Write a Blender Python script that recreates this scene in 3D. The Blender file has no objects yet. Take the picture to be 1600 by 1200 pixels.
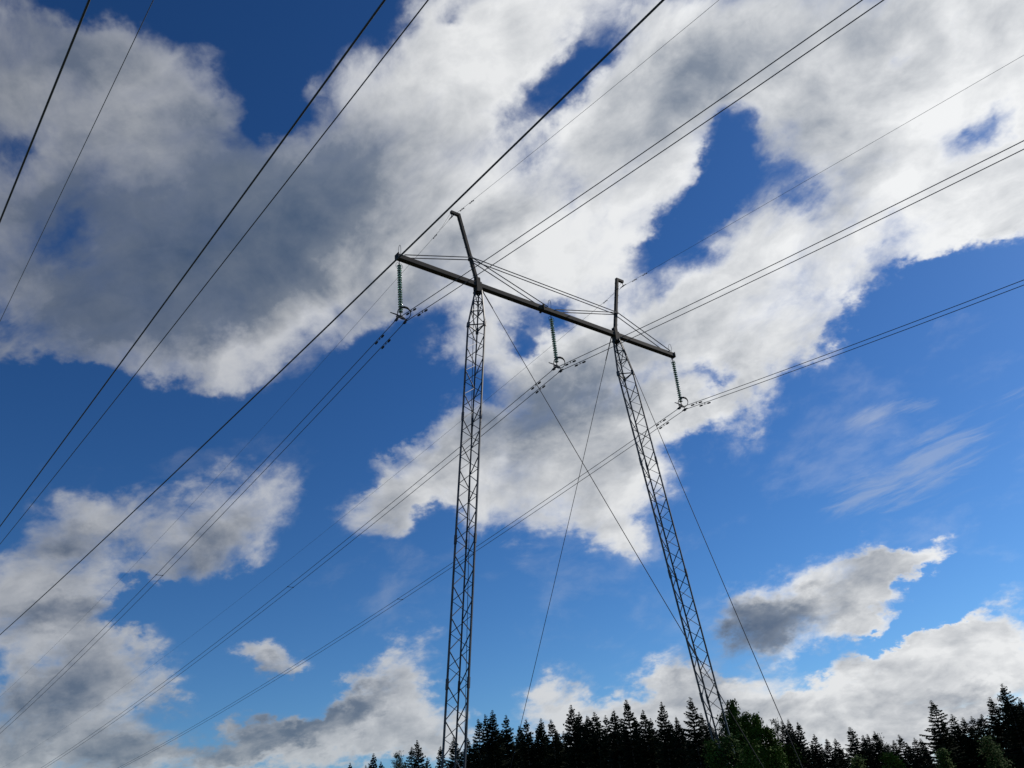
import bpy, bmesh, math, random
import numpy as np
from mathutils import Vector, Matrix, Euler

scene = bpy.context.scene
col = scene.collection
# ------------------------------------------------------------------ camera
PITCH, ROLL, FPX = 0.49525, -0.09384, 1406.07
EYE = Vector((0.0, 0.0, 1.6))
cF = Vector((0, math.cos(PITCH), math.sin(PITCH)))
_r0 = Vector((1, 0, 0)); _u0 = _r0.cross(cF)
cR = math.cos(ROLL) * _r0 + math.sin(ROLL) * _u0
cU = -math.sin(ROLL) * _r0 + math.cos(ROLL) * _u0
cam = bpy.data.cameras.new('camera'); cam_ob = bpy.data.objects.new('camera', cam); col.objects.link(cam_ob)
cam.sensor_width = 36.0; cam.lens = FPX / 1600 * 36.0
cam.clip_start = 0.1; cam.clip_end = 20000
M = Matrix((cR, cU, -cF)).transposed().to_4x4(); M.translation = EYE
cam_ob.matrix_world = M
scene.camera = cam_ob
scene.view_settings.view_transform = 'Standard'; scene.view_settings.look = 'None'
scene.view_settings.exposure = 0.0; scene.view_settings.gamma = 1.0

# ------------------------------------------------------------------ sun and sky
SUN_AZ, SUN_EL = math.radians(61), math.radians(36)      # azimuth clockwise from +Y
sun_dir = Vector((math.sin(SUN_AZ) * math.cos(SUN_EL), math.cos(SUN_AZ) * math.cos(SUN_EL), math.sin(SUN_EL)))
sl = bpy.data.lights.new('sun', 'SUN'); sl.energy = 3.0; sl.angle = math.radians(0.5); sl.color = (1.0, 0.93, 0.84)
so = bpy.data.objects.new('sun', sl); col.objects.link(so)
so.rotation_euler = (-sun_dir).to_track_quat('-Z', 'Y').to_euler(); so.location = sun_dir * 200

world = bpy.data.worlds.new('World'); scene.world = world; world.use_nodes = True
nt = world.node_tree; nt.nodes.clear(); L = nt.links

def N(t, **k):
    n = nt.nodes.new(t)
    for a, b in k.items():
        setattr(n, a, b)
    return n

def put(sock, v):
    if isinstance(v, bpy.types.NodeSocket): L.new(v, sock)
    else: sock.default_value = v

def mth(op, a, b=None, c=None, clamp=False):
    n = N('ShaderNodeMath', operation=op, use_clamp=clamp)
    for i, v in enumerate((a, b, c)):
        if v is not None: put(n.inputs[i], v)
    return n.outputs[0]

def vmt(op, a, b=None, sc=None):
    n = N('ShaderNodeVectorMath', operation=op)
    put(n.inputs[0], a)
    if b is not None: put(n.inputs[1], b)
    if sc is not None: put(n.inputs['Scale'], sc)
    return n.outputs['Value'] if op in ('LENGTH', 'DOT_PRODUCT') else n.outputs[0]

def smooth(v, a, b, lo=0.0, hi=1.0):
    n = N('ShaderNodeMapRange', interpolation_type='SMOOTHSTEP')
    put(n.inputs['Value'], v); n.inputs['From Min'].default_value = a; n.inputs['From Max'].default_value = b
    n.inputs['To Min'].default_value = lo; n.inputs['To Max'].default_value = hi
    return n.outputs['Result']

def fbm(vec, scale, detail=8, rough=0.55, dist=0.0, lac=2.0):
    n = N('ShaderNodeTexNoise'); n.noise_dimensions = '3D'
    L.new(vec, n.inputs['Vector']); n.inputs['Scale'].default_value = scale
    n.inputs['Detail'].default_value = detail; n.inputs['Roughness'].default_value = rough
    n.inputs['Distortion'].default_value = dist; n.inputs['Lacunarity'].default_value = lac
    return n

def sky_dir(x, y):
    return (cF + cR * ((x - 800) / FPX) + cU * ((600 - y) / FPX)).normalized()

def blob(vec, prev, x, y, a, b, ang, w):
    # one cloud bank: an ellipsoid on the celestial sphere, x/y/a/b in 1/1406 rad, ang anticlockwise
    t = math.radians(ang); c = sky_dir(x, y)
    ma = sky_dir(x + a * math.cos(t), y - a * math.sin(t)) - c
    mi = sky_dir(x - b * math.sin(t), y - b * math.cos(t)) - c
    X = ma.normalized(); Zn = X.cross(mi.normalized()).normalized(); Y = Zn.cross(X)
    g = N('ShaderNodeTexGradient', gradient_type='SPHERICAL')
    tm = g.texture_mapping; tm.vector_type = 'TEXTURE'
    tm.translation = c; tm.rotation = Matrix((X, Y, Zn)).transposed().to_euler()
    tm.scale = (ma.length, abs(mi.dot(Y)), 0.6)
    L.new(vec, g.inputs[0])
    return mth('MULTIPLY_ADD', g.outputs['Fac'], w, prev)

tc = N('ShaderNodeTexCoord'); dirv = vmt('NORMALIZE', tc.outputs['Generated'])
sep = N('ShaderNodeSeparateXYZ'); L.new(dirv, sep.inputs[0])
# noise space: the cloud layer, foreshortened towards the horizon
den = mth('ADD', mth('MAXIMUM', sep.outputs['Z'], 0.0), 0.55)
lay = vmt('DIVIDE', dirv, (1, 1, 1)); 
inv = mth('DIVIDE', 1.0, den); lay = vmt('SCALE', dirv, sc=inv)
wn = fbm(lay, 3.2, 5, 0.55)
warp = vmt('SCALE', vmt('SUBTRACT', wn.outputs['Color'], (0.5, 0.5, 0.5)), sc=0.085)
wn2 = fbm(lay, 14.0, 5, 0.6)
warp2 = vmt('SCALE', vmt('SUBTRACT', wn2.outputs['Color'], (0.5, 0.5, 0.5)), sc=0.075)
wn3 = fbm(lay, 45.0, 4, 0.6)
warp3 = vmt('SCALE', vmt('SUBTRACT', wn3.outputs['Color'], (0.5, 0.5, 0.5)), sc=0.022)
bv = vmt('ADD', vmt('ADD', vmt('ADD', dirv, warp), warp2), warp3)

# cloud banks (positive) and openings (negative)
COVER = [
 # upper-left mass
 (60,150,230,150,20,0.8),(230,230,330,170,10,0.95),(40,430,200,190,0,0.8),(330,420,330,200,30,1.3),(420,330,300,200,45,0.9),
 (340,560,120,100,0,0.6),(150,510,190,100,0,0.6),(540,440,220,120,40,0.6),(190,70,120,70,0,0.5),(20,30,150,90,0,0.4),(600,480,120,60,30,0.35),(530,90,100,70,45,0.55),(700,555,100,60,20,0.6),(795,540,100,70,0,0.5),(60,330,110,110,0,0.3),(140,320,140,110,0,0.45),(210,90,170,75,0,0.6),(300,150,120,70,-20,0.4),
 # great band to the upper right
 (640,200,330,200,50,1.3),(560,90,160,120,40,0.3),(760,60,240,160,30,0.8),(800,300,260,170,45,0.8),(950,300,230,140,60,0.8),(1000,90,260,170,20,1),
 (870,420,230,110,20,0.6),(740,360,170,110,30,0.5),(960,430,170,100,0,0.4),(1110,150,130,70,30,0.6),
 (1300,120,420,230,25,1.4),(1560,120,260,260,0,1.2),(1200,420,260,110,30,1.3),(1330,320,260,140,25,1.2),(1560,280,200,120,20,1),
 (1160,510,230,110,25,1.3),(1060,500,170,110,0,0.6),(1270,500,120,60,20,0.6),(1560,340,120,50,10,0.5),(1310,475,90,48,25,0.7),(1430,385,80,40,25,0.55),(1590,355,60,40,0,0.4),(1160,560,90,40,15,0.4),
 # middle mass
 (900,560,200,110,-20,0.8),(880,660,270,160,30,1.3),(800,760,170,120,20,1),(1010,640,190,120,0,1.1),(1110,615,130,65,15,1),
 (990,780,120,90,60,0.8),(700,720,180,60,30,0.9),(590,812,110,55,20,1),(690,835,78,52,0,-0.8),(960,830,70,45,0,0.6),
 # low left heaps
 (335,835,155,105,30,1.35),(140,820,150,70,15,1),(60,930,180,90,10,1.3),(120,1050,200,115,25,1.35),(60,1150,220,110,0,1.2),(265,1085,120,50,35,0.6),
 (290,1170,200,60,10,1),(400,1140,120,50,20,0.9),(424,1012,110,52,5,1.7),(612,1082,135,82,35,1.7),(560,1165,180,40,5,0.8),(470,1180,140,60,0,0.8),
 (690,1150,110,60,0,0.8),
 # low right heaps
 (1265,940,185,95,18,1.7),(1340,925,130,65,15,0.9),(1390,905,110,42,12,1),(1455,888,50,30,20,0.8),(1180,1020,120,55,10,0.7),(1060,1055,120,60,20,1.1),
 (880,1100,110,60,0,0.9),(1090,1110,240,85,10,1.3),(1350,1080,270,120,18,1.5),(1355,1020,60,35,30,0.5),(1540,1000,90,40,20,0.4),(1500,990,40,20,30,0.3),(1540,1050,230,120,20,1.4),(1000,1130,150,60,0,0.8),(1250,1150,300,80,0,1),
 # openings
 (410,10,130,90,-10,-1.15),(400,140,65,78,60,-0.6),(430,90,80,50,0,0.3),(480,130,143,91,60,-0.8),(850,150,130,55,38,-1.2),(920,70,104,58,60,-0.9),(1140,260,90,52,80,-1.4),(1115,330,65,44,60,-0.8),(1020,385,78,31,50,-0.7),(1035,300,95,65,55,1.15),(1000,360,75,45,60,0.7),(1235,320,78,58,0,-0.9),(1130,180,65,52,0,-0.6),
 (105,390,65,39,60,-0.3),(50,240,91,65,0,-0.56),(110,20,78,52,0,-0.6),(230,640,300,70,0,-1.05),(60,610,160,60,0,-1.05),(560,600,170,70,35,-1),(850,520,91,65,20,-1),
 (1080,575,78,46,20,-0.8),(600,660,160,60,40,-1.2),(1380,480,120,60,35,-1.2),(1520,420,150,60,15,-1.2),(105,385,78,58,60,-0.35),(20,215,65,52,0,-0.35),(400,190,78,52,40,-0.5),(820,545,58,39,0,-1),(905,500,46,32,0,-0.7),(1000,585,52,32,20,-0.6),(1110,575,65,34,30,-0.8),(1090,690,65,39,30,-0.7),(1010,800,78,52,60,-0.6),(700,30,65,34,40,-0.8),(590,50,78,52,60,-0.6),(1400,90,65,29,40,-0.8),(1480,60,65,29,45,-0.8),(1530,160,65,39,50,-0.6),(1510,190,78,39,40,-0.6),(1340,150,78,32,40,-0.4),(1300,1035,160,42,16,-1.25),(1420,985,110,34,18,-1.35),(1130,1025,91,39,0,-0.8),(215,940,85,34,25,-1.05),(330,1060,78,78,0,-0.7),(370,1045,91,52,20,-0.8),(360,960,182,78,0,-1),(500,1000,78,78,0,-0.6),(470,1090,91,65,30,-1),(760,1060,104,78,0,-0.8),(1480,960,182,65,20,-0.8),
]
acc = mth('ADD', 0.0, 0.0)
gap = mth('ADD', 0.0, 0.0)
for b in COVER:
    if b[6 - 1] > 0: acc = blob(bv, acc, *b)
    else: gap = blob(bv, gap, *b)
acc = mth('MULTIPLY_ADD', gap, 0.85, mth('MINIMUM', acc, 1.25))
# the wind draws the clouds out along one horizontal direction
WIND = Vector((-0.64, 0.77, 0.0))
wl = vmt('SCALE', vmt('MULTIPLY', (WIND.x, WIND.y, 0), (1, 1, 1)), sc=mth('MULTIPLY', vmt('DOT_PRODUCT', lay, tuple(WIND)), -0.22))
lays = vmt('ADD', vmt('ADD', lay, wl), vmt('SCALE', warp, sc=0.7))
n1 = fbm(lays, 7.5, 10, 0.57, 0.3); n2 = fbm(lays, 34.0, 7, 0.62, 0.3)
nz = mth('MULTIPLY_ADD', n1.outputs['Fac'], 2.9, -1.45)
nz = mth('MULTIPLY_ADD', n2.outputs['Fac'], 0.5, mth('SUBTRACT', nz, 0.25))
cl = mth('MINIMUM', mth('MULTIPLY', acc, 0.80), 0.98)
D = mth('ADD', mth('ADD', cl, nz), -0.22)
# heaps low down and towards the sun have crisper edges than the veil overhead
crisp = mth('MAXIMUM', smooth(sep.outputs['Z'], 0.12, 0.50, 1.35, 0.62), smooth(vmt('DOT_PRODUCT', dirv, tuple(sun_dir)), 0.45, 0.85, 0.62, 1.3))
Dc = mth('MULTIPLY_ADD', mth('SUBTRACT', D, 0.22), crisp, 0.22)
cover = mth('MULTIPLY', smooth(Dc, -0.15, 0.72), smooth(acc, 0.0, 0.45))
# torn translucent vapour round the banks
vp = mth('MULTIPLY_ADD', n1.outputs['Fac'], 2.6, mth('SUBTRACT', mth('MULTIPLY', acc, 0.9), 1.3))
vp = mth('MULTIPLY_ADD', n2.outputs['Fac'], 0.9, mth('SUBTRACT', vp, 0.45))
vap = mth('MULTIPLY', smooth(vp, -0.05, 0.9), smooth(acc, -0.25, 0.35, 0.0, 0.5))
cover = mth('SUBTRACT', 1.0, mth('MULTIPLY', mth('SUBTRACT', 1.0, cover), mth('SUBTRACT', 1.0, vap)))
# the layer overhead, away from the sun, is thinner and lets blue through
cover = mth('MULTIPLY', cover, smooth(vmt('DOT_PRODUCT', dirv, tuple(sun_dir)), 0.1, 0.75, 0.84, 1.0))
# grey, thick parts
SH = [
 (270,370,380,200,28,1.15),(60,330,240,150,0,.5),(420,440,180,90,35,.35),(180,520,260,70,5,.35),(370,560,60,60,0,-.3),(110,120,260,150,10,.65),(170,170,150,80,25,-.2),(520,330,240,120,50,.45),(60,60,160,110,0,.25),(330,190,200,90,10,.45),(620,470,120,60,40,.4),
 (1060,160,280,100,40,.5),(1230,250,230,120,30,.5),(900,610,170,80,35,.45),(760,670,120,70,30,.5),(1160,980,140,65,28,1.15),(1250,965,110,40,25,.4),
 (740,380,180,60,40,.35),(545,1112,95,42,35,.7),(80,1090,200,80,25,.5),(160,840,180,80,10,.3),(300,1130,220,60,20,.7),(150,960,150,40,10,.5),(60,985,80,30,0,.15),(290,880,140,60,35,.55),(100,850,110,40,0,.4),
 (1330,1100,150,35,15,.1),(1530,1090,80,30,10,.3),(1090,1085,100,25,0,.15),(430,1150,90,30,10,.7),(420,1040,70,30,0,.4),
]
sh = mth('ADD', 0.0, 0.0)
for b in SH: sh = blob(bv, sh, *b)
# relief: the same noise looked up a little towards the sun
lay2 = vmt('ADD', lays, tuple(sun_dir * 0.03))
n1b = fbm(lay2, 7.5, 10, 0.57, 0.3)
rel = mth('SUBTRACT', n1.outputs['Fac'], n1b.outputs['Fac'])
n3 = fbm(lay, 5.0, 6, 0.5, 0.2)
shs = mth('MULTIPLY', mth('SUBTRACT', 1.0, mth('POWER', 2.718, mth('MULTIPLY', sh, -1.15))), 1.0)
thick = mth('MULTIPLY_ADD', n3.outputs['Fac'], 0.9, mth('SUBTRACT', shs, 0.36))
thick = mth('MULTIPLY_ADD', n2.outputs['Fac'], 0.30, mth('SUBTRACT', thick, 0.15))
thick = mth('MULTIPLY_ADD', rel, mth('MULTIPLY_ADD', shs, 0.9, -1.35), thick)
thick = mth('ADD', thick, smooth(D, 0.1, 0.9, -0.10, 0.10))
sunside = vmt('DOT_PRODUCT', dirv, tuple(sun_dir))
tone = N('ShaderNodeValToRGB'); cr = tone.color_ramp
cr.elements[0].position = 0.0; cr.elements[0].color = (0.72, 0.73, 0.74, 1)
cr.elements[1].position = 1.0; cr.elements[1].color = (0.075, 0.115, 0.19, 1)
e_ = cr.elements.new(0.32); e_.color = (0.44, 0.46, 0.49, 1)
e_ = cr.elements.new(0.62); e_.color = (0.185, 0.22, 0.28, 1)
L.new(thick, tone.inputs['Fac'])
glow = smooth(sunside, 0.0, 1.0, 0.64, 1.25)
cloudc = vmt('SCALE', tone.outputs['Color'], sc=glow)

sky = N('ShaderNodeTexSky', sky_type='NISHITA'); sky.sun_disc = False
sky.sun_elevation = SUN_EL; sky.sun_rotation = SUN_AZ
sky.air_density = 1.0; sky.dust_density = 0.25; sky.ozone_density = 3.0
SKY_STRENGTH = 0.1
# high thin cirrus, drawn out in fine fibres
ci = mth('ADD', 0.0, 0.0)
for b in ((1430,735,190,85,22,1.0),(1350,770,120,50,18,.6),(1495,695,110,55,30,.6),(1375,648,85,26,25,1.3),(1440,628,40,20,20,1.0),(1575,600,90,60,25,.5),(1575,640,60,30,25,.3)):
    ci = blob(dirv, ci, *b)
fib = N('ShaderNodeMapping', vector_type='POINT'); L.new(vmt('ADD', dirv, vmt('SCALE', warp, sc=0.5)), fib.inputs['Vector'])
_fd = (sky_dir(1500, 695) - sky_dir(1360, 755)).normalized(); _fn = sky_dir(1430, 735); _ft = _fn.cross(_fd).normalized()
fx = N('ShaderNodeCombineXYZ'); wv = fib.inputs['Vector'].links[0].from_socket
L.new(mth('MULTIPLY', vmt('DOT_PRODUCT', wv, tuple(_fd)), 11.0), fx.inputs[0]); L.new(mth('MULTIPLY', vmt('DOT_PRODUCT', wv, tuple(_ft)), 75.0), fx.inputs[1])
nt.nodes.remove(fib)
cf = fbm(fx.outputs[0], 1.0, 7, 0.62, 0.4)
cir = mth('MULTIPLY', smooth(mth('MULTIPLY_ADD', cf.outputs['Fac'], 4.2, mth('SUBTRACT', ci, 2.35)), 0.0, 1.4), smooth(ci, 0, .6, 0, .36))
veil = N('ShaderNodeMix', data_type='RGBA'); mx = N('ShaderNodeMix', data_type='RGBA'); L.new(cover, mx.inputs['Factor'])
hs = N('ShaderNodeHueSaturation'); hs.inputs['Saturation'].default_value = 1.10; hs.inputs['Value'].default_value = 0.90 / SKY_STRENGTH
gm = N('ShaderNodeGamma'); gm.inputs['Gamma'].default_value = 1.4
L.new(vmt('SCALE', sky.outputs[0], sc=SKY_STRENGTH), gm.inputs['Color']); L.new(gm.outputs[0], hs.inputs['Color'])
L.new(cir, veil.inputs['Factor']); L.new(vmt('MULTIPLY', hs.outputs[0], (0.90, 1.10, 1.24)), veil.inputs['A']); veil.inputs['B'].default_value = (5.2, 5.6, 6.2, 1); L.new(veil.outputs['Result'], mx.inputs['A'])
L.new(vmt('SCALE', cloudc, sc=1.0 / SKY_STRENGTH), mx.inputs['B'])
bg = N('ShaderNodeBackground'); bg.inputs['Strength'].default_value = SKY_STRENGTH
L.new(mx.outputs['Result'], bg.inputs['Color'])
wo = N('ShaderNodeOutputWorld'); L.new(bg.outputs[0], wo.inputs['Surface'])
world.cycles.sampling_method = 'MANUAL'; world.cycles.sample_map_resolution = 512

# ================================================================== helpers
def mat(name, color, rough=0.6, metal=0.0, noise=None, bump=None, trans=0.0, ior=1.45, spec=None):
    m = bpy.data.materials.new(name); m.use_nodes = True; t = m.node_tree; p = t.nodes['Principled BSDF']
    p.inputs['Base Color'].default_value = (*color, 1); p.inputs['Roughness'].default_value = rough
    p.inputs['Metallic'].default_value = metal; p.inputs['Transmission Weight'].default_value = trans; p.inputs['IOR'].default_value = ior
    if spec is not None: p.inputs['Specular IOR Level'].default_value = spec
    if noise:
        sc, lo, hi = noise
        c = t.nodes.new('ShaderNodeTexCoord'); n = t.nodes.new('ShaderNodeTexNoise'); n.inputs['Scale'].default_value = sc; n.inputs['Detail'].default_value = 5
        t.links.new(c.outputs['Object'], n.inputs['Vector'])
        r = t.nodes.new('ShaderNodeValToRGB'); r.color_ramp.elements[0].position = 0.32; r.color_ramp.elements[1].position = 0.7
        r.color_ramp.elements[0].color = (*lo, 1); r.color_ramp.elements[1].color = (*hi, 1)
        t.links.new(n.outputs['Fac'], r.inputs['Fac']); t.links.new(r.outputs['Color'], p.inputs['Base Color'])
        if bump:
            b = t.nodes.new('ShaderNodeBump'); b.inputs['Strength'].default_value = bump; b.inputs['Distance'].default_value = 0.02
            t.links.new(n.outputs['Fac'], b.inputs['Height']); t.links.new(b.outputs['Normal'], p.inputs['Normal'])
    return m

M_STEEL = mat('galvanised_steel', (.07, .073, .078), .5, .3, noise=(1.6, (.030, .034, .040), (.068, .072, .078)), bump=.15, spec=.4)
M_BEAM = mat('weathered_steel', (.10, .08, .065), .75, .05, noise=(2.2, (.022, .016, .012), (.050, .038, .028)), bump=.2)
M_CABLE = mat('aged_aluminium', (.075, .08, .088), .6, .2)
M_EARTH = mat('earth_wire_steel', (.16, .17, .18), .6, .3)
M_GUY = mat('guy_strand', (.016, .017, .02), .7, .0, spec=.2)
M_FIT = mat('dark_fitting', (.018, .019, .022), .6, .1)
M_CAP = mat('insulator_cap', (.03, .05, .045), .5, .3)
M_GLASS = mat('green_glass', (.66, .90, .80), .10, 0, trans=.45, ior=1.45)
M_CONC = mat('concrete', (.32, .31, .29), .9, 0, noise=(4, (.26, .25, .24), (.38, .37, .35)), bump=.3)

class MB:
    def __init__(s): s.v = []; s.f = []
    def box(s, p, q, w, h, ref=Vector((0, 0, 1))):
        p = Vector(p); q = Vector(q); d = (q - p).normalized()
        a = d.cross(ref)
        a = a.normalized() if a.length > 1e-4 else d.orthogonal().normalized()
        b = a.cross(d).normalized(); k = len(s.v)
        for c in (p, q):
            for i, j in ((-1, -1), (1, -1), (1, 1), (-1, 1)): s.v.append(c + a * (i * w / 2) + b * (j * h / 2))
        s.f += [(k, k+1, k+2, k+3), (k+7, k+6, k+5, k+4)] + [(k+i, k+4+i, k+4+(i+1) % 4, k+(i+1) % 4) for i in range(4)]
        return s
    def tube(s, pts, r, n=6, cap=True):
        pts = [Vector(p) for p in pts]; k = len(s.v); m = len(pts)
        rr = r if isinstance(r, (list, tuple)) else [r] * m
        a = None
        for i, p in enumerate(pts):
            d = (pts[min(i+1, m-1)] - pts[max(i-1, 0)]).normalized()
            a = d.orthogonal().normalized() if a is None else (a - d * a.dot(d)).normalized()
            b = d.cross(a)
            for j in range(n):
                t = 2 * math.pi * j / n; s.v.append(p + (a * math.cos(t) + b * math.sin(t)) * rr[i])
        for i in range(m - 1):
            for j in range(n):
                s.f.append((k+i*n+j, k+i*n+(j+1) % n, k+(i+1)*n+(j+1) % n, k+(i+1)*n+j))
        if cap: s.f += [tuple(k+j for j in reversed(range(n))), tuple(k+(m-1)*n+j for j in range(n))]
        return s
    def lathe(s, prof, c, ax=Vector((0, 0, 1)), n=16):
        # prof: (radius, height) list
        c = Vector(c); ax = ax.normalized(); a = ax.orthogonal().normalized(); b = ax.cross(a); k = len(s.v); m = len(prof)
        for r, h in prof:
            for j in range(n):
                t = 2 * math.pi * j / n; s.v.append(c + ax * h + (a * math.cos(t) + b * math.sin(t)) * max(r, 1e-4))
        for i in range(m - 1):
            for j in range(n): s.f.append((k+i*n+j, k+i*n+(j+1) % n, k+(i+1)*n+(j+1) % n, k+(i+1)*n+j))
        return s
    def ob(s, name, m, parent=None, smooth=False, origin=None):
        me = bpy.data.meshes.new(name); o = bpy.data.objects.new(name, me); col.objects.link(o)
        org = Vector(origin) if origin is not None else (Vector(parent['_o']) if parent is not None and '_o' in parent else Vector((0, 0, 0)))
        me.from_pydata([tuple(Vector(x) - org) for x in s.v], [], s.f); me.materials.append(m); me.update()
        if smooth: me.polygons.foreach_set('use_smooth', [True] * len(me.polygons))
        if parent is not None: o.parent = parent; o.location = org - Vector(parent['_o'])
        else: o.location = org
        o['_o'] = tuple(org)
        return o

def thing(name, label, cat, loc=(0, 0, 0), group=None):
    o = bpy.data.objects.new(name, None); col.objects.link(o); o.location = loc; o['_o'] = tuple(loc)
    o.empty_display_size = 0.3
    return tag(o, label, cat, group)

def tag(o, label, cat, group=None):
    o['label'] = label; o['category'] = cat
    if group: o['group'] = group
    return o

# ================================================================== the pylon's frame of reference
YAW = 0.6942
e = Vector((math.cos(YAW), math.sin(YAW), 0)); n = Vector((math.sin(YAW), -math.cos(YAW), 0)); Z = Vector((0, 0, 1))
C = Vector((2.569, 43.370, 27.867 + 1.6))        # middle of the cross beam
def P(t, v=0.0, h=0.0): return C + e * t + n * v + Z * h
def ground(t, v, h=0.0): q = C + e * t + n * v; q.z = h; return q
ASP = 5.10                                       # leg heads on the beam
PEAK_H, PEAK_S = 4.44, 0.215

# ------------------------------------------------------------------ ground
def ground_sheet():
    rs = [0, 6, 14, 25, 40, 60, 90, 130, 200, 320, 520, 900, 1600, 3000, 6000, 9000]; k = 72
    v = [(0, 30, -0.0)]; f = []
    rnd = random.Random(4)
    for r in rs[1:]:
        for j in range(k):
            a = 2 * math.pi * j / k; v.append((r * math.cos(a), 30 + r * math.sin(a), 0.0 if r < 220 else -rnd.random() * 0.6))
    for j in range(k): f.append((0, 1 + j, 1 + (j + 1) % k))
    for i in range(len(rs) - 2):
        for j in range(k):
            a = 1 + i * k + j; b = 1 + i * k + (j + 1) % k; f.append((a, a + k, b + k, b))
    me = bpy.data.meshes.new('ground'); me.from_pydata(v, [], f)
    o = bpy.data.objects.new('ground', me); col.objects.link(o); o['kind'] = 'structure'
    m = mat('heath_ground', (.05, .06, .03), .95, 0, noise=(.35, (.035, .05, .018), (.10, .085, .045)), bump=.4)
    me.materials.append(m)
ground_sheet()

# ================================================================== pylon
pylon = thing('power_pylon', 'tall guyed portal pylon of two lattice legs carrying a brown steel cross beam', 'pylon', tuple(ground(0, 0)))
# cross beam
BW = 0.29
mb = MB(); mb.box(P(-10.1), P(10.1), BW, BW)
beam = mb.ob('cross_beam', M_BEAM, pylon)
bv_ = beam.modifiers.new('b', 'BEVEL'); bv_.width = 0.03; bv_.segments = 2
for sg in (-1, 1):
    mb = MB(); mb.box(P(sg * 10.103), P(sg * 10.15), BW + .07, BW + .07); mb.ob('end_cap', M_BEAM, beam)
for t in (-0.62,):
    mb = MB(); mb.box(P(t - .03), P(t + .03), BW + .14, BW + .10)
    for a_, b_ in ((-1, -1), (-1, 1), (1, -1), (1, 1)):
        mb.box(P(t - .08, a_ * .18, b_ * .16), P(t + .08, a_ * .18, b_ * .16), .035, .035)
    mb.ob('splice_flange', M_BEAM, beam)
# small wire loops standing on the beam over every insulator
for t in (-9.95, 0.0, 9.95):
    pts = [P(t, .06 * 0 + math.sin(a) * .12, .14 + .33 - .33 * math.cos(a)) for a in np.linspace(0, 2 * math.pi, 17)]
    MB().tube([P(t, q.dot(n) - C.dot(n), q.z - C.z) for q in pts], .011, 5).ob('bird_guard_loop', M_FIT, beam)

# leg heads and peaks
def peak_pt(sg, f): return P(sg * (ASP + PEAK_S * PEAK_H * f), 0, PEAK_H * f)
for sg in (-1, 1):
    base = P(sg * ASP, 0, BW / 2)
    mb = MB(); mb.box(base + Z * .02, peak_pt(sg, 1), .18, .18, n)
    pk = mb.ob('peak_post', M_BEAM, pylon)
    b2 = pk.modifiers.new('b', 'BEVEL'); b2.width = .015; b2.segments = 1
    mb = MB(); mb.box(peak_pt(sg, 1) - e * sg * .085 - Z * .02, peak_pt(sg, 1) + e * sg * .52 - Z * .02, .17, .16)
    arm = mb.ob('earth_wire_arm', M_BEAM, pk)
    for i in range(13):                           # step bolts up the post
        f = .12 + i * .066; q = peak_pt(sg, f); s2 = 1 if i % 2 else -1
        MB().box(q + e * s2 * .085, q + e * s2 * .19, .018, .018).ob('step_bolt', M_FIT, pk)
    mb = MB(); mb.box(P(sg * ASP, 0, BW / 2 + .0), P(sg * ASP, 0, BW / 2 + .34), .25, .25, n)
    mb.box(P(sg * ASP - .2, 0, -BW / 2 - .30), P(sg * ASP + .2, 0, -BW / 2 - .30), .40, .10)
    mb.box(P(sg * ASP, 0, -BW / 2 - .26), P(sg * ASP, 0, BW / 2 + .03), .34, .36, n)
    for s3 in (-1, 1):
        mb.box(P(sg * ASP + s3 * .08, 0, BW / 2 + .36), P(sg * ASP + s3 * .30, 0, BW / 2 - .02), .04, .04)
    mb.ob('head_bracket', M_BEAM, pylon)

# tie rods
def rod(a, b, r=.030): MB().tube([a, b], r, 6).ob('tie_rod', M_STEEL, pylon)
FR = .375
for v in (-.15, .15):
    for sg in (-1, 1):
        q = peak_pt(sg, FR) + n * v * .9
        rod(q, P(sg * 9.75, v, BW / 2 + .02))
        rod(q, P(sg * .30, v, BW / 2 + .02))
    rod(peak_pt(-1, FR) + n * v * .75 + Z * .02, peak_pt(1, FR) + n * v * .75 + Z * .02)
for sg in (-1, 1):
    mb = MB(); q = peak_pt(sg, FR); mb.box(q - n * .16, q + n * .16, .10, .16); mb.ob('rod_bracket', M_FIT, pylon)

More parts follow.
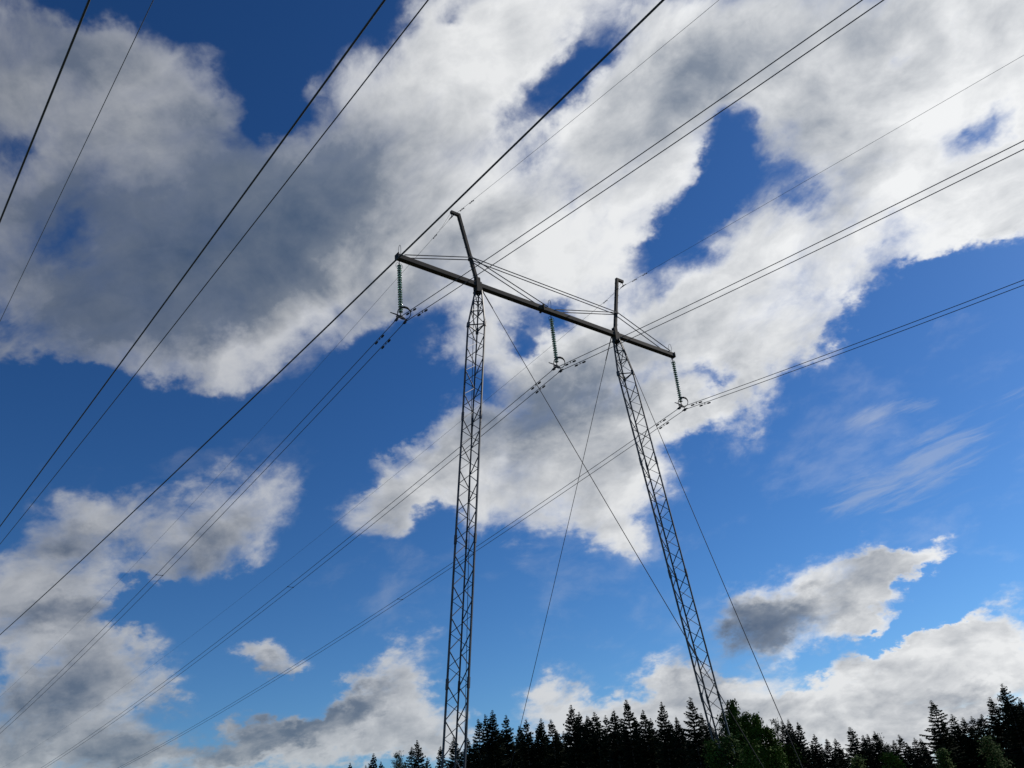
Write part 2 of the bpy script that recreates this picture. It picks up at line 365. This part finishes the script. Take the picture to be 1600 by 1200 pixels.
# lattice legs
RHO, TH0, SPL = 0.5086, math.radians(187.83), 0.1295
LEN = C.z - .55
def leg_axis(sg, s):                              # s metres below the beam's middle
    return P(sg * (5.02 + SPL * s), 0, -s)
def leg_r(s):
    if s < .45: return .20
    if s < 2.7: return .20 + (RHO - .20) * (s - .45) / 2.25
    if s > LEN - 2.4: return max(.09, RHO * (LEN - s) / 2.4)
    return RHO
def chord(sg, k, s):
    a = TH0 + k * 2 * math.pi / 3
    return leg_axis(sg, s) + (e * math.cos(a) + n * math.sin(a)) * leg_r(s)
PAN = 1.362
for sg in (-1, 1):
    root = thing('lattice_leg', '', 'x'); del root['label']; del root['category']
    root.parent = pylon; o_ = leg_axis(sg, LEN); root['_o'] = tuple(o_); root.location = o_ - Vector(pylon['_o'])
    for k in range(3):
        a = TH0 + k * 2 * math.pi / 3; out = e * math.cos(a) + n * math.sin(a)
        mb = MB(); ss = [.38, 2.7, LEN - 2.4, LEN - .02]
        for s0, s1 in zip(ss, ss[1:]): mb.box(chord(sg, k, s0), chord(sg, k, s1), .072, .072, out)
        for s0 in (8.2, 14.6, 20.9):                # bolted splices
            mb.box(chord(sg, k, s0 - .22), chord(sg, k, s0 + .22), .102, .102, out)
        mb.box(chord(sg, k, 2.55), chord(sg, k, 2.85), .15, .12, out)
        ch = mb.ob('chord', M_STEEL, root)
    def member(mb, k0, s0, k1, s1, w=.042):
        p, q = chord(sg, k0, s0), chord(sg, k1, s1); d = (q - p).normalized()
        mb.box(p, q, w, w * .55)
    for k in range(3):
        k2 = (k + 1) % 3; mb = MB(); s0 = 2.72; np_ = round((LEN - 2.4 - s0) / PAN); pn = (LEN - 2.4 - s0) / np_
        for j in range(np_):
            member(mb, k, s0, k2, s0 + pn / 2); member(mb, k2, s0 + pn / 2, k, s0 + pn); s0 += pn
        # foot and head of the leg
        member(mb, k, LEN - 2.4, k2, LEN - 1.5); member(mb, k2, LEN - 1.5, k, LEN - .8); member(mb, k, LEN - 2.4, k2, LEN - 2.4, .05)
        for sx in (.55, 1.15, 1.8): member(mb, k, sx, k2, sx, .05)
        member(mb, k, .55, k2, 1.15); member(mb, k2, 1.15, k, 1.8); member(mb, k, 1.8, k2, 2.72); member(mb, k, 2.72, k2, 2.72, .065)
        mb.ob('face_bracing', M_STEEL, root)
    mb = MB(); q = leg_axis(sg, LEN); mb.box(q + Z * .06, q - Z * .12, .3, .3); mb.ob('base_pin', M_STEEL, root)
    q = leg_axis(sg, LEN + .1); q.z = 0
    mb = MB(); mb.lathe([(.0, .45), (.42, .45), (.46, .40), (.62, -.3), (.0, -.3)], q, n=20); mb.ob('footing', M_CONC, pylon)

# guys: head on the beam, anchor in the ground
for t, gt, gv in ((-4.80, -5.10 + 5.7, 10.0), (4.72, 5.1 - 1.1, -16.0), (5.45, 5.1 - 3.4, 10.0), (-5.35, -5.1 + 7.9, -16.0)):
    a = P(t, .0, -BW / 2 - .1); b = ground(gt, gv, .35)
    d = b - a; pts = [a + d * f - Z * (.16 * 4 * f * (1 - f)) for f in np.linspace(0, 1, 25)]
    g = MB().tube(pts, .0165, 6).ob('guy_wire', M_GUY, pylon, True)
    MB().tube([a, a + d * .045], .03, 6).ob('guy_grip', M_FIT, g)
    MB().tube([b - d * .035, b], .035, 6).ob('turnbuckle', M_FIT, g)
    mb = MB(); mb.tube([b, b + d.normalized() * .9], .03, 6); mb.lathe([(.0, .0), (.3, .0), (.3, -.6), (0, -.6)], Vector((b.x, b.y, .12)), n=12)
    mb.ob('ground_anchor', M_CONC, g)

# ================================================================== insulator strings
NAMES = {-10: 'left', 0: 'middle', 10: 'right'}
YH = -BW / 2 - 3.43                               # yoke height relative to the beam's middle
def insulator(t, label):
    top = P(t, 0, -BW / 2); r = thing('insulator_string', label, 'insulator', tuple(top), 'glass insulator strings under the cross beam')
    lean = n * 0.0
    MB().tube([top, top - Z * .30], .022, 6).ob('hanger', M_FIT, r)
    # upper horns
    for s2, ln in ((-1, .30), (1, .22)):
        pts = [top - Z * .26 + e * s2 * x - Z * y for x, y in ((0, 0), (.10, -.05), (.18, .02), (.20, .16), (.17, ln))]
        MB().tube(pts, .010, 5).ob('upper_horn', M_FIT, r)
    nd = 20; sp_ = .146
    for i in range(nd):
        c = top - Z * (.36 + i * sp_)
        g = MB().lathe([(.045, .010), (.080, .004), (.108, -.012), (.120, -.028), (.115, -.034), (.092, -.022), (.045, -.012), (.03, -.0)], c, n=20).ob('glass_disc', M_GLASS, r, True)
        MB().lathe([(.0, .08), (.030, .075), (.044, .045), (.048, .0), (.04, -.02), (.022, -.036), (.022, -.08), (0, -.08)], c, n=10).ob('disc_cap', M_CAP, g, True)
    zb = YH; yk = P(t, 0, zb)
    MB().tube([top - Z * (.36 + nd * sp_ - .08), yk + Z * .02], .03, 6).ob('lower_link', M_FIT, r)
    # twin clamp yoke
    mb = MB(); k = len(mb.v)
    for v in (-.012, .012):
        mb.v += [yk + n * v + q for q in (Z * .10, e * .27 - Z * .04, e * .27 - Z * .12, -e * .27 - Z * .12, -e * .27 - Z * .04)]
    mb.f += [(0, 1, 2, 3, 4), (9, 8, 7, 6, 5)] + [(i, (i + 1) % 5 + 0, (i + 1) % 5 + 5, i + 5) for i in range(5)]
    mb.ob('yoke_plate', M_FIT, r)
    # ring on one side and rod horn on the other
    cc = yk + e * .20 + Z * .25; ax = (n * .72 - Z * .62 - e * .28).normalized(); a_ = ax.cross(e).normalized(); b_ = a_.cross(ax); RTOP = math.atan2(b_.z, a_.z)
    ring = [cc + a_ * math.cos(q) * .30 + b_ * math.sin(q) * .33 for q in np.linspace(0, 2 * math.pi, 33)]
    rad = [.021 + .038 * max(0, math.cos(q - RTOP)) ** 2 for q in np.linspace(0, 2 * math.pi, 33)]
    MB().tube(ring, rad, 8).ob('arcing_ring', M_FIT, r, True)
    MB().tube([yk + e * .05, yk - e * .25 + Z * .04, yk - e * .58 + Z * .05], [.03, .036, .026], 6).ob('rod_horn', M_FIT, r)
    for s2 in (-1, 1):
        c = yk + e * .24 * s2 - Z * .24
        mb = MB(); mb.tube([c + Z * .14, c + Z * .02], .02, 6)
        mb.tube([c - n * .22 - Z * .0, c - n * .1 + Z * .015, c + Z * .02, c + n * .1 + Z * .015, c + n * .22], [.022, .045, .055, .045, .022], 8)
        mb.box(c - n * .09 - Z * .05, c + n * .09 - Z * .05, .07, .05)
        mb.ob('suspension_clamp', M_FIT, r)
insulator(-10, 'glass insulator string with ring and horn hanging from the left end of the cross beam')
insulator(0, 'glass insulator string with ring and horn hanging from the middle of the cross beam')
insulator(10, 'glass insulator string with ring and horn hanging from the right end of the cross beam')

# ================================================================== cables
def damper(mb_parent, p, d, s=1.0):
    # stockbridge damper: two weights on a short messenger under the cable
    mb = MB(); c = p - Z * .085 * s
    mb.box(p + Z * .02, c - Z * .01, .03, .04, d)
    mb.tube([c - d * .24 * s, c + d * .24 * s], .009, 5)
    for s2 in (-1, 1):
        mb.tube([c + d * s2 * .14 * s, c + d * s2 * .17 * s, c + d * s2 * .30 * s, c + d * s2 * .33 * s], [.018 * s, .036 * s, .036 * s, .02 * s], 8)
    return mb.ob('vibration_damper', M_FIT, mb_parent)

def cable(name, label, cat, u0, h0, near, far, r, group, material, dampers=(), ds=1.0, lens=(200, 270)):
    # near / far: (slope, curvature) towards +n and -n, hung at P(u0, 0, h0)
    def pt(s):
        k, q = near if s > 0 else far; a = abs(s)
        return P(u0, s, h0 + k * a + q * a * a)
    ss = sorted(set([0.0] + [x * y for x in (1, -1) for y in list(np.geomspace(.15, 6, 8)) + list(np.linspace(8, lens[0 if x > 0 else 1], 60))]))
    mb = MB(); mb.tube([pt(s) for s in ss], r, 8)
    o = mb.ob(name, material, None, True, origin=P(u0, 0, h0)); tag(o, label, cat, group)
    for s in dampers:
        d = (pt(s + .1) - pt(s - .1)).normalized(); damper(o, pt(s), d, ds)
    return pt

NEAR, FAR = (-.1561, .7056e-3), (-.0997, .3493e-3)
CH = YH - .24
ORD = {-10: 'left', 0: 'middle', 10: 'right'}
for t in (-10, 0, 10):
    for s2 in (-1, 1):
        which = 'inner upper-left' if s2 < 0 else 'lower-right'
        pos = {-1: 'upper', 1: 'lower'}[s2]
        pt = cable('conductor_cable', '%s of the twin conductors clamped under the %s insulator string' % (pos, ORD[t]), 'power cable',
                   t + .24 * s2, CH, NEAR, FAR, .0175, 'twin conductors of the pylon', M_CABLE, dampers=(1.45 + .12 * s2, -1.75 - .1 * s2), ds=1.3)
def spacer(t, s, label):
    k, q = FAR; c = P(t, -s, CH - .0 + k * s + q * s * s)
    r = thing('conductor_spacer', label, 'spacer', tuple(c), 'spacers between the twin conductors')
    MB().box(c - e * .2, c + e * .2, .028, .03).ob('spacer_bar', M_FIT, r)
    for s2 in (-1, 1): MB().box(c + e * .24 * s2 - n * .07, c + e * .24 * s2 + n * .07, .05, .055).ob('spacer_clamp', M_FIT, r)
SPACERS = []
def project(q):
    v = q - EYE; d = v.dot(cF); return 800 + FPX * v.dot(cR) / d, 600 - FPX * v.dot(cU) / d
for t, tx, lab in ((-10, 250, 'small dark spacer bar joining the left pair of conductors near the left picture edge'),
                   (0, 453, 'small dark spacer bar joining the middle pair of conductors'),
                   (10, 625, 'small dark spacer bar joining the right pair of conductors, closest to the left leg')):
    best = min(np.arange(10, 200, .25), key=lambda s: abs(project(P(t, -s, CH + FAR[0] * s + FAR[1] * s * s))[0] - tx))
    spacer(t, float(best), lab)

# earth wires on the arms
EWFIT = {-1: ((-.1327, .869e-3), (-.09525, .404e-3)), 1: ((-.1120, 0.0), (-.0822, .258e-3))}
for sg, nm in ((-1, 'left'), (1, 'right')):
    u0 = sg * (ASP + PEAK_S * PEAK_H + .48); h0 = PEAK_H - .36
    nr, fr = EWFIT[sg]
    pt = cable('earth_wire', 'thin earth wire held under the arm of the %s peak of the pylon' % nm, 'earth wire', u0, h0, nr, fr, .0085,
               'earth wires of the pylon', M_EARTH, dampers=(1.0, 1.9, -1.7), ds=.62)
    c = P(u0, 0, h0)
    r = thing('earth_wire_clamp', 'small clamp carrying the earth wire under the %s peak arm' % nm, 'clamp', tuple(c + Z * .26), 'earth wire clamps')
    MB().tube([c + Z * .27, c + Z * .03], .022, 6).ob('link', M_FIT, r)
    MB().tube([c - n * .28, c - n * .12 + Z * .01, c + Z * .01, c + n * .12 + Z * .01, c + n * .28], [.014, .03, .04, .03, .014], 8).ob('clamp_body', M_FIT, r)
    MB().tube([c + Z * .3 - n * .1, c - n * .5 + Z * .16, c - n * .95 - Z * .02, c - n * 1.25 - Z * .03], .007, 5).ob('bonding_lead', M_FIT, r)

# second, lower power line that passes between the camera and the pylon
K2 = 1.3
L2 = dict(E=(5.946, 8.252, .01185, .4782e-3), C_=(3.410, 8.252, .01185, .4782e-3), A=(.864, 8.252, .01185, .4782e-3), D=(4.952, 10.703, .02046, .3733e-3), B=(1.834, 10.703, .02046, .3733e-3))
LAB2 = dict(E=('thick single conductor crossing behind the left beam end, bottom left to top', 'conductor_cable', 'power cable'),
            C_=('thick single conductor left of the beam, upper of the close pair reaching the left edge', 'conductor_cable', 'power cable'),
            A=('thick single conductor crossing the top left corner of the view', 'conductor_cable', 'power cable'),
            D=('medium dark wire just below the thick conductor it meets at the left edge', 'earth_wire', 'earth wire'),
            B=('very thin wire beside the thick conductor in the top left corner', 'earth_wire', 'earth wire'))
RAD2 = dict(E=.0185, C_=.0165, A=.0165, D=.0135, B=.0075)
for k_, (u, c0, c1, c2) in L2.items():
    u, c0, c2 = u * K2, c0 * K2, c2 / K2
    ss = list(np.linspace(-120, 260, 150))
    org = e * u + Z * (c0 + 1.6)
    pts = [e * u - n * s + Z * (c0 + c1 * s + c2 * s * s + 1.6) for s in ss]
    lab, nm, cat = LAB2[k_]
    o = MB().tube(pts, RAD2[k_] * (1 if k_ != 'B' else 1), 8).ob(nm, M_CABLE if k_ != 'B' else M_EARTH, None, True, origin=org)
    tag(o, lab, cat, 'wires of the second power line')

# ================================================================== trees
def foliage_mat(name, lo, hi):
    m = bpy.data.materials.new(name); m.use_nodes = True; t = m.node_tree; p = t.nodes['Principled BSDF']
    c = t.nodes.new('ShaderNodeTexCoord'); nz_ = t.nodes.new('ShaderNodeTexNoise'); nz_.inputs['Scale'].default_value = 1.3; nz_.inputs['Detail'].default_value = 6
    t.links.new(c.outputs['Object'], nz_.inputs['Vector'])
    oi = t.nodes.new('ShaderNodeObjectInfo'); ad = t.nodes.new('ShaderNodeMath'); ad.operation = 'MULTIPLY_ADD'
    t.links.new(oi.outputs['Random'], ad.inputs[0]); ad.inputs[1].default_value = .35; t.links.new(nz_.outputs['Fac'], ad.inputs[2])
    r = t.nodes.new('ShaderNodeValToRGB'); r.color_ramp.elements[0].position = .4; r.color_ramp.elements[1].position = .95
    r.color_ramp.elements[0].color = (*lo, 1); r.color_ramp.elements[1].color = (*hi, 1)
    t.links.new(ad.outputs[0], r.inputs['Fac']); t.links.new(r.outputs['Color'], p.inputs['Base Color'])
    p.inputs['Roughness'].default_value = .85; p.inputs['Specular IOR Level'].default_value = .1
    return m
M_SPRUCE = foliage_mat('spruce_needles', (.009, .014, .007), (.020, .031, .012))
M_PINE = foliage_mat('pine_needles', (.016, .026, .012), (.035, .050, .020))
M_BIRCH = foliage_mat('birch_leaves', (.026, .056, .009), (.080, .130, .018))
M_BARK = mat('bark', (.06, .045, .035), .9, 0, noise=(6, (.03, .024, .02), (.09, .07, .055)), bump=.5)

def tree_pair(name, trunk_mb, v, f, fm):
    r = bpy.data.objects.new(name, None); col.objects.link(r); r['_o'] = (0, 0, 0)
    trunk_mb.ob('trunk', M_BARK, r, True)
    me = bpy.data.meshes.new('crown'); me.from_pydata(v, [], f); me.materials.append(fm)
    c = bpy.data.objects.new('crown', me); col.objects.link(c); c.parent = r
    return r

def spruce(seed, H=16.0, R=2.3, sparse=0.0, lean=0.0):
    rd = random.Random(seed); v = []; f = []
    mb = MB(); bend = [Vector((lean * (z / H) ** 2 * H + .05 * math.sin(z * 1.3 + seed), .05 * math.cos(z * 1.1 + seed), z)) for z in np.linspace(0, H, 14)]
    mb.tube(bend, [.17 * (1 - i / 13) ** .8 + .008 for i in range(14)], 7)
    def axis(z):
        x = z / H * 13; i = min(12, int(x)); return bend[i].lerp(bend[i + 1], x - i)
    z = H * .10
    ecc = [1 + rd.uniform(-.22, .22) for _ in range(8)]
    while z < H - .05:
        g = z / H; top = 1 - g
        dd = H - z; step = (.12 + .22 * min(1, dd / 3)) * rd.uniform(.8, 1.2)
        nb = rd.randint(6, 8) if g < .9 else rd.randint(4, 6)
        th = rd.random() * 6.28
        for b in range(nb):
            if rd.random() < sparse: continue
            a = th + b * 6.2832 / nb + rd.uniform(-.3, .3)
            ln = (R * (1 - math.exp(-dd * .40 / R)) * (1 - .12 * max(0, 1 - g * 4)) + .05) * rd.uniform(.60, 1.15) * ecc[int(a / 6.2832 * 8) % 8]
            up = -.38 + .95 * max(0, g - .55) / .45 + rd.uniform(-.12, .12)       # droop below, reach up at the top
            hd = Vector((math.cos(a), math.sin(a), 0)); sd = Vector((-math.sin(a), math.cos(a), 0)); o = axis(z)
            def bp(t): return o + hd * ln * t + Z * (ln * (up * t + .26 * t * t * (1 if g < .8 else .4)))
            nt_ = max(3, int(ln / .13)); w0 = min(.40, ln * .45)
            # spine
            k = len(v); wv = min(.06, .02 + ln * .03)
            for t in (0, .5, 1): q = bp(t); v.extend([q - sd * wv * (1.1 - t), q + sd * wv * (1.1 - t)])
            f.extend([(k, k+1, k+3, k+2), (k+2, k+3, k+5, k+4)])
            for i in range(nt_):
                t = .12 + .88 * (i + rd.random() * .6) / nt_; q = bp(t)
                for s in (-1, 1):
                    wl_ = w0 * (1.08 - t) * rd.uniform(.6, 1.25) + min(.07, .03 + ln * .05)
                    tip = q + sd * s * wl_ + hd * wl_ * .75 - Z * wl_ * rd.uniform(.15, .75)
                    k = len(v); b2 = min(.12, .03 + ln * .08)
                    v.extend([q - hd * b2, q + hd * b2 + Z * .02, tip])
                    f.append((k, k+1, k+2))
                    if g < .97:
                        k = len(v); dn = q + hd * .12 * rd.random() - Z * rd.uniform(.14, .38) * (1 - .5 * g)
                        v.extend([q - sd * s * .05 - hd * .09, q + hd * .09, dn]); f.append((k, k+1, k+2))
        z += step
    # leader
    k = len(v); t_ = axis(H)
    for i in range(3):
        a = i * 2.1; dv = Vector((math.cos(a), math.sin(a), 0)); k = len(v)
        v.extend([t_ - dv * .035 - Z * .6, t_ + dv * .035 - Z * .6, t_ + Z * .12]); f.append((k, k+1, k+2))
    return tree_pair('spruce_tree', mb, v, f, M_SPRUCE), H + .12

def broad(seed, H=9.0, R=1.7, name='birch_tree', fm=None, leaf=.13, nl=5200, pine=False):
    rd = random.Random(seed); v = []; f = []
    mb = MB(); bend = [Vector((.25 * math.sin(z * .45 + seed), .2 * math.sin(z * .6 + seed * 2), z)) for z in np.linspace(0, H, 10)]
    mb.tube(bend, [.11 * (1 - i / 10) + .012 for i in range(10)], 6)
    tips = []
    nb = 46
    for b in range(nb):
        g = .18 + .80 * b / nb + rd.uniform(-.02, .02); g = min(.985, g)
        x = g * 9; i = min(8, int(x)); o = bend[i].lerp(bend[i+1], x - i)
        prof = (min(1.0, ((1 - g) * 1.75 + .04)) ** .9) if not pine else (math.sin(min(1, (1-g)*1.8 + .12) * 1.7))
        ln = R * max(.12, prof) * rd.uniform(.6, 1.2); a = rd.random() * 6.28; up = rd.uniform(.8, 1.7) if not pine else rd.uniform(.1, .7)
        d = Vector((math.cos(a), math.sin(a), up)).normalized()
        e1 = o + d * ln; mb.tube([o, o + d * ln * .5 + Z * .04, e1], [.03, .02, .008], 4)
        for t in np.linspace(.25, 1.08, max(3, int(ln / .22))):
            tips.append((o + d * ln * t, .15 + .17 * ln * (1.15 - t), .4 + t))
        for s in range(3):
            t = rd.uniform(.3, .9); q = o + d * ln * t
            d2 = (d + Vector((rd.uniform(-1, 1), rd.uniform(-1, 1), rd.uniform(-.2, .8))) * .8).normalized(); l2 = ln * rd.uniform(.25, .5)
            mb.tube([q, q + d2 * l2], [.012, .005], 3)
            tips.append((q + d2 * l2 * .6, .2, 1)); tips.append((q + d2 * l2, .16, 1))
    tips.append((bend[-1], .14, 1)); 
    for i in range(nl):
        c, r, w = rd.choice(tips)
        p = c + Vector((rd.gauss(0, 1), rd.gauss(0, 1), rd.gauss(0, .9))) * r
        if p.z > H + .15: continue
        s = leaf * rd.uniform(.6, 1.3)
        if pine:
            u = Vector((rd.uniform(-1, 1), rd.uniform(-1, 1), rd.uniform(.1, 1.2))).normalized(); w_ = u.orthogonal().normalized() * s * .18; u = u * s * 1.5
        else:
            u = Vector((rd.uniform(-1, 1), rd.uniform(-1, 1), rd.uniform(-1, 1))).normalized(); w_ = u.orthogonal().normalized() * s * .55; u = u * s
        k = len(v); v.extend([p, p + u * .5 + w_, p + u, p + u * .5 - w_]); f.append((k, k+1, k+2, k+3))
    return tree_pair(name, mb, v, f, fm), H

PROTO = {}
for i in range(7):
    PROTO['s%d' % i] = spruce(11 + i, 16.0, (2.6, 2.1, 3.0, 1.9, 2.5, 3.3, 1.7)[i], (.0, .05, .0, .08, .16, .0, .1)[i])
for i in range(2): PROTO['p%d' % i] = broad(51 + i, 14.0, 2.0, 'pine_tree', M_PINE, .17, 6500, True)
for i in range(3): PROTO['b%d' % i] = broad(81 + i, 9.0, 1.15 + .2 * i, 'birch_tree', M_BIRCH, .12, 7000)
USED = set()
rnd = random.Random(77)
KIND = {'s': ('spruce', 'spruce'), 'p': ('pine', 'pine'), 'b': ('birch', 'birch')}
def plant(key, x, y, edge, wid=1.0, label=None, group=None):
    """a tree whose tip lies on the line of sight (x, y), standing where that bearing meets the forest edge line e = edge"""
    root, H = PROTO[key]
    v = cF + cR * ((x - 800) / FPX) + cU * ((600 - y) / FPX)
    k = edge / (v.x * e.x + v.y * e.y)
    base = Vector((v.x * k, v.y * k, 0)); h = v.z * k + 1.6
    if key in USED:
        r = root.copy(); col.objects.link(r)
        for ch in list(root.children):
            c = ch.copy(); col.objects.link(c); c.parent = r
    else: r = root; USED.add(key)
    s = h / H
    r.location = base; r.scale = (s * wid, s * wid, s); r.rotation_euler = (0, 0, rnd.random() * 6.28)
    tag(r, label, KIND[key[0]][1], group)
    return r

# forest edge, tip by tip: (prototype, x, y of the tip, distance of the edge line, width)
ROW = [
 ('s1',547,1190,53,1),('s3',572,1194,60,1),('s0',583,1175,52,1),('s1',595,1188,58,1),('p0',619,1191,56,.8),('p1',629,1175,58,.8),('s3',643,1165,53,1.1),('s0',652,1154,51,.95),('s4',668,1182,57,.9),('s2',688,1164,52,.95),
 ('s0',709,1149,52,1.05),('s5',731,1150,54,.75),
 ('s3',747,1121,52,1.1),('s4',758,1114,55,1),('s0',768,1107,51,1),('s1',790,1115,53,1.1),('s6',811,1131,55,1.1),('s1',821,1122,52,1.15),('s0',844,1120,53,.9),('s3',861,1122,52,1.15),
 ('s0',891,1099,53,1),('s1',904,1110,56,1.1),('s6',917,1115,57,1.2),('s3',929,1110,55,1.2),('s1',945,1115,53,1.05),('s6',958,1107,52,1.25),('s2',978,1090,51,.95),('s6',991,1117,54,1.2),('s3',1004,1107,52,1.1),('s1',1016,1120,53,1),
 ('s0',1032,1094,52,.9),('s3',1044,1123,55,1.1),('s5',1056,1117,53,.8),('s4',1077,1087,51,1.05),('s0',1095,1112,53,1),('s1',1108,1128,54,1),
 ('b0',1142,1098,39.4,.75),('b1',1132,1116,40.0,.8),('b2',1151,1106,40.6,.6),('s1',1160,1113,50,1.1),('b0',1164,1116,42,.8),('b1',1174,1119,42.5,.8),('p1',1181,1124,47,.7),('b2',1190,1140,43,1.1),('b0',1158,1124,41,1.2),('s1',1197,1130,50,1),
 ('p0',1211,1127,52,.7),('s3',1221,1124,51,1.2),('s0',1231,1122,52,.9),('s2',1245,1126,51,.85),('s1',1271,1145,53,1),('s5',1291,1152,52,.9),('s1',1305,1152,54,1),('s3',1328,1134,51,1.3),('s4',1347,1147,53,1),
 ('s0',1355,1145,54,.9),('s1',1365,1141,52,1),('p1',1377,1147,53,.8),('s0',1395,1155,54,1),('s3',1404,1146,52,1.1),('s4',1416,1160,54,1),('s1',1427,1151,52,1),('s0',1437,1152,53,1),
 ('s3',1454,1092,50,1.2),('s2',1470,1120,53,.8),('s1',1485,1114,52,1.1),('s4',1496,1128,54,1),('s0',1504,1119,52,1),('s1',1516,1117,53,1),('s3',1532,1114,52,1.2),('s0',1546,1087,50,1),('s4',1565,1066,49,.95),('p1',1573,1084,51,.7),('s4',1580,1092,51,1),('s0',1592,1089,50,1),
 ('s1',1612,1075,51,1),('s2',1640,1080,50,1),('s0',1668,1060,51,1),
]
REG = [(0, 700, 'left of the left leg'), (700, 738, 'seen through the left leg'), (738, 815, 'between left leg and inner guy wire'),
       (815, 884, 'right beside the inner guy wire'), (884, 1024, 'in the tall row midway between the legs'),
       (1024, 1112, 'just left of the right leg'), (1112, 1204, 'just right of the right leg'), (1204, 1260, 'around the outer guy wire'),
       (1260, 1340, 'in the dip beyond the outer guy'), (1340, 1445, 'in the low right-hand line'), (1445, 1540, 'on the right-hand rise'),
       (1540, 1602, 'at the right picture edge'), (1602, 9999, 'outside the right picture edge')]
ORDN = ['first', 'second', 'third', 'fourth', 'fifth', 'sixth', 'seventh', 'eighth', 'ninth', 'tenth', 'eleventh']
LOOK = {'s0': 'dark spruce of even outline', 's1': 'slender dark spruce', 's2': 'full dark spruce', 's3': 'sharp-tipped narrow spruce',
        's4': 'ragged dark spruce', 's5': 'wide dark spruce', 's6': 'very slim dark spruce', 'p0': 'loose-crowned pine', 'p1': 'greyish open-crowned pine',
        'b0': 'young green birch', 'b1': 'leafy green birch', 'b2': 'bushy green birch'}
ROW.sort(key=lambda q: q[1])
for x0, x1, where in REG:
    part_ = [q for q in ROW if x0 <= q[1] < x1]
    for i, (k, x, y, ed, w) in enumerate(part_):
        lab = '%s, %s from left %s' % (LOOK[k], ORDN[i], where)
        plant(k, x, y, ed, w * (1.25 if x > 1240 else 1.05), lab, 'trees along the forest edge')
# low green birches and bushes standing before the dark edge
for i, (k, x, y, ed, w, lab) in enumerate((
  ('b1',1231,1166,45,1.3,'low light green birch below the foot of the outer guy wire'), ('b0',1215,1178,44,1.3,'low green birch left of the outer guy wire foot'),
  ('b2',1128,1150,41,1.2,'low green birch against the foot of the right lattice leg'), ('b1',1165,1160,42,1.4,'low green birch under the leafy birches right of the right leg'),
  ('b0',1390,1178,46,1.5,'low green birch before the low line of spruces right of the dip'), ('b2',1345,1182,46,1.4,'low green birch before the spruces in the dip'),
  ('b1',1545,1152,45,1.3,'low green birch before the tall trees at the right picture edge'), ('b0',1470,1172,45,1.4,'low green birch below the first steep spruce of the right rise'))):
    plant(k, x, y, ed, w, lab, 'low birches before the forest edge')
for i, (k, x, y, ed, w, lab) in enumerate((
  ('b1',1118,1158,35.0,1.25,'dark young birch hiding the left side of the right leg foot'), ('b2',1146,1150,35.6,1.2,'dark young birch hiding the right side of the right leg foot'),
  ('b0',1172,1160,35.2,1.3,'dark young birch just right of the ones hiding the right leg foot'), ('b1',1205,1168,36.0,1.3,'dark young birch between right leg foot and outer guy wire foot'))):
    plant(k, x, y, ed, w, lab, 'young birches before the right leg')
# the wood behind the first row
xs = sorted(q[1] for q in ROW); ys = [min((q[2] for q in ROW if abs(q[1] - x) < 1)) for x in xs]
i = 0; x = 560.0
while x < 1690:
    yy = float(np.interp(x, xs, ys)); lo = max(yy, float(np.interp(x - 22, xs, ys)), float(np.interp(x + 22, xs, ys)))
    for row, (ed, dy) in enumerate(((58, 8), (66, 19), (75, 34))):
        y = (lo * .5 + yy * .5 if x > 1240 else lo) + dy + rnd.uniform(-4, 12)
        if y < 1225:
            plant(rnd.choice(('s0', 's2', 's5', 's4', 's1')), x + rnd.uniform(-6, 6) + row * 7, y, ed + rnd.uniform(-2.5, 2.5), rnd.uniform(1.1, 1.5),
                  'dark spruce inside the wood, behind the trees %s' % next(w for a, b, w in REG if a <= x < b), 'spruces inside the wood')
            i += 1
    x += 18

for key, (r, H) in PROTO.items():
    if key not in USED:
        for ch in list(r.children): bpy.data.objects.remove(ch)
        bpy.data.objects.remove(r)
for o in list(bpy.data.objects):
    if '_o' in o: del o['_o']
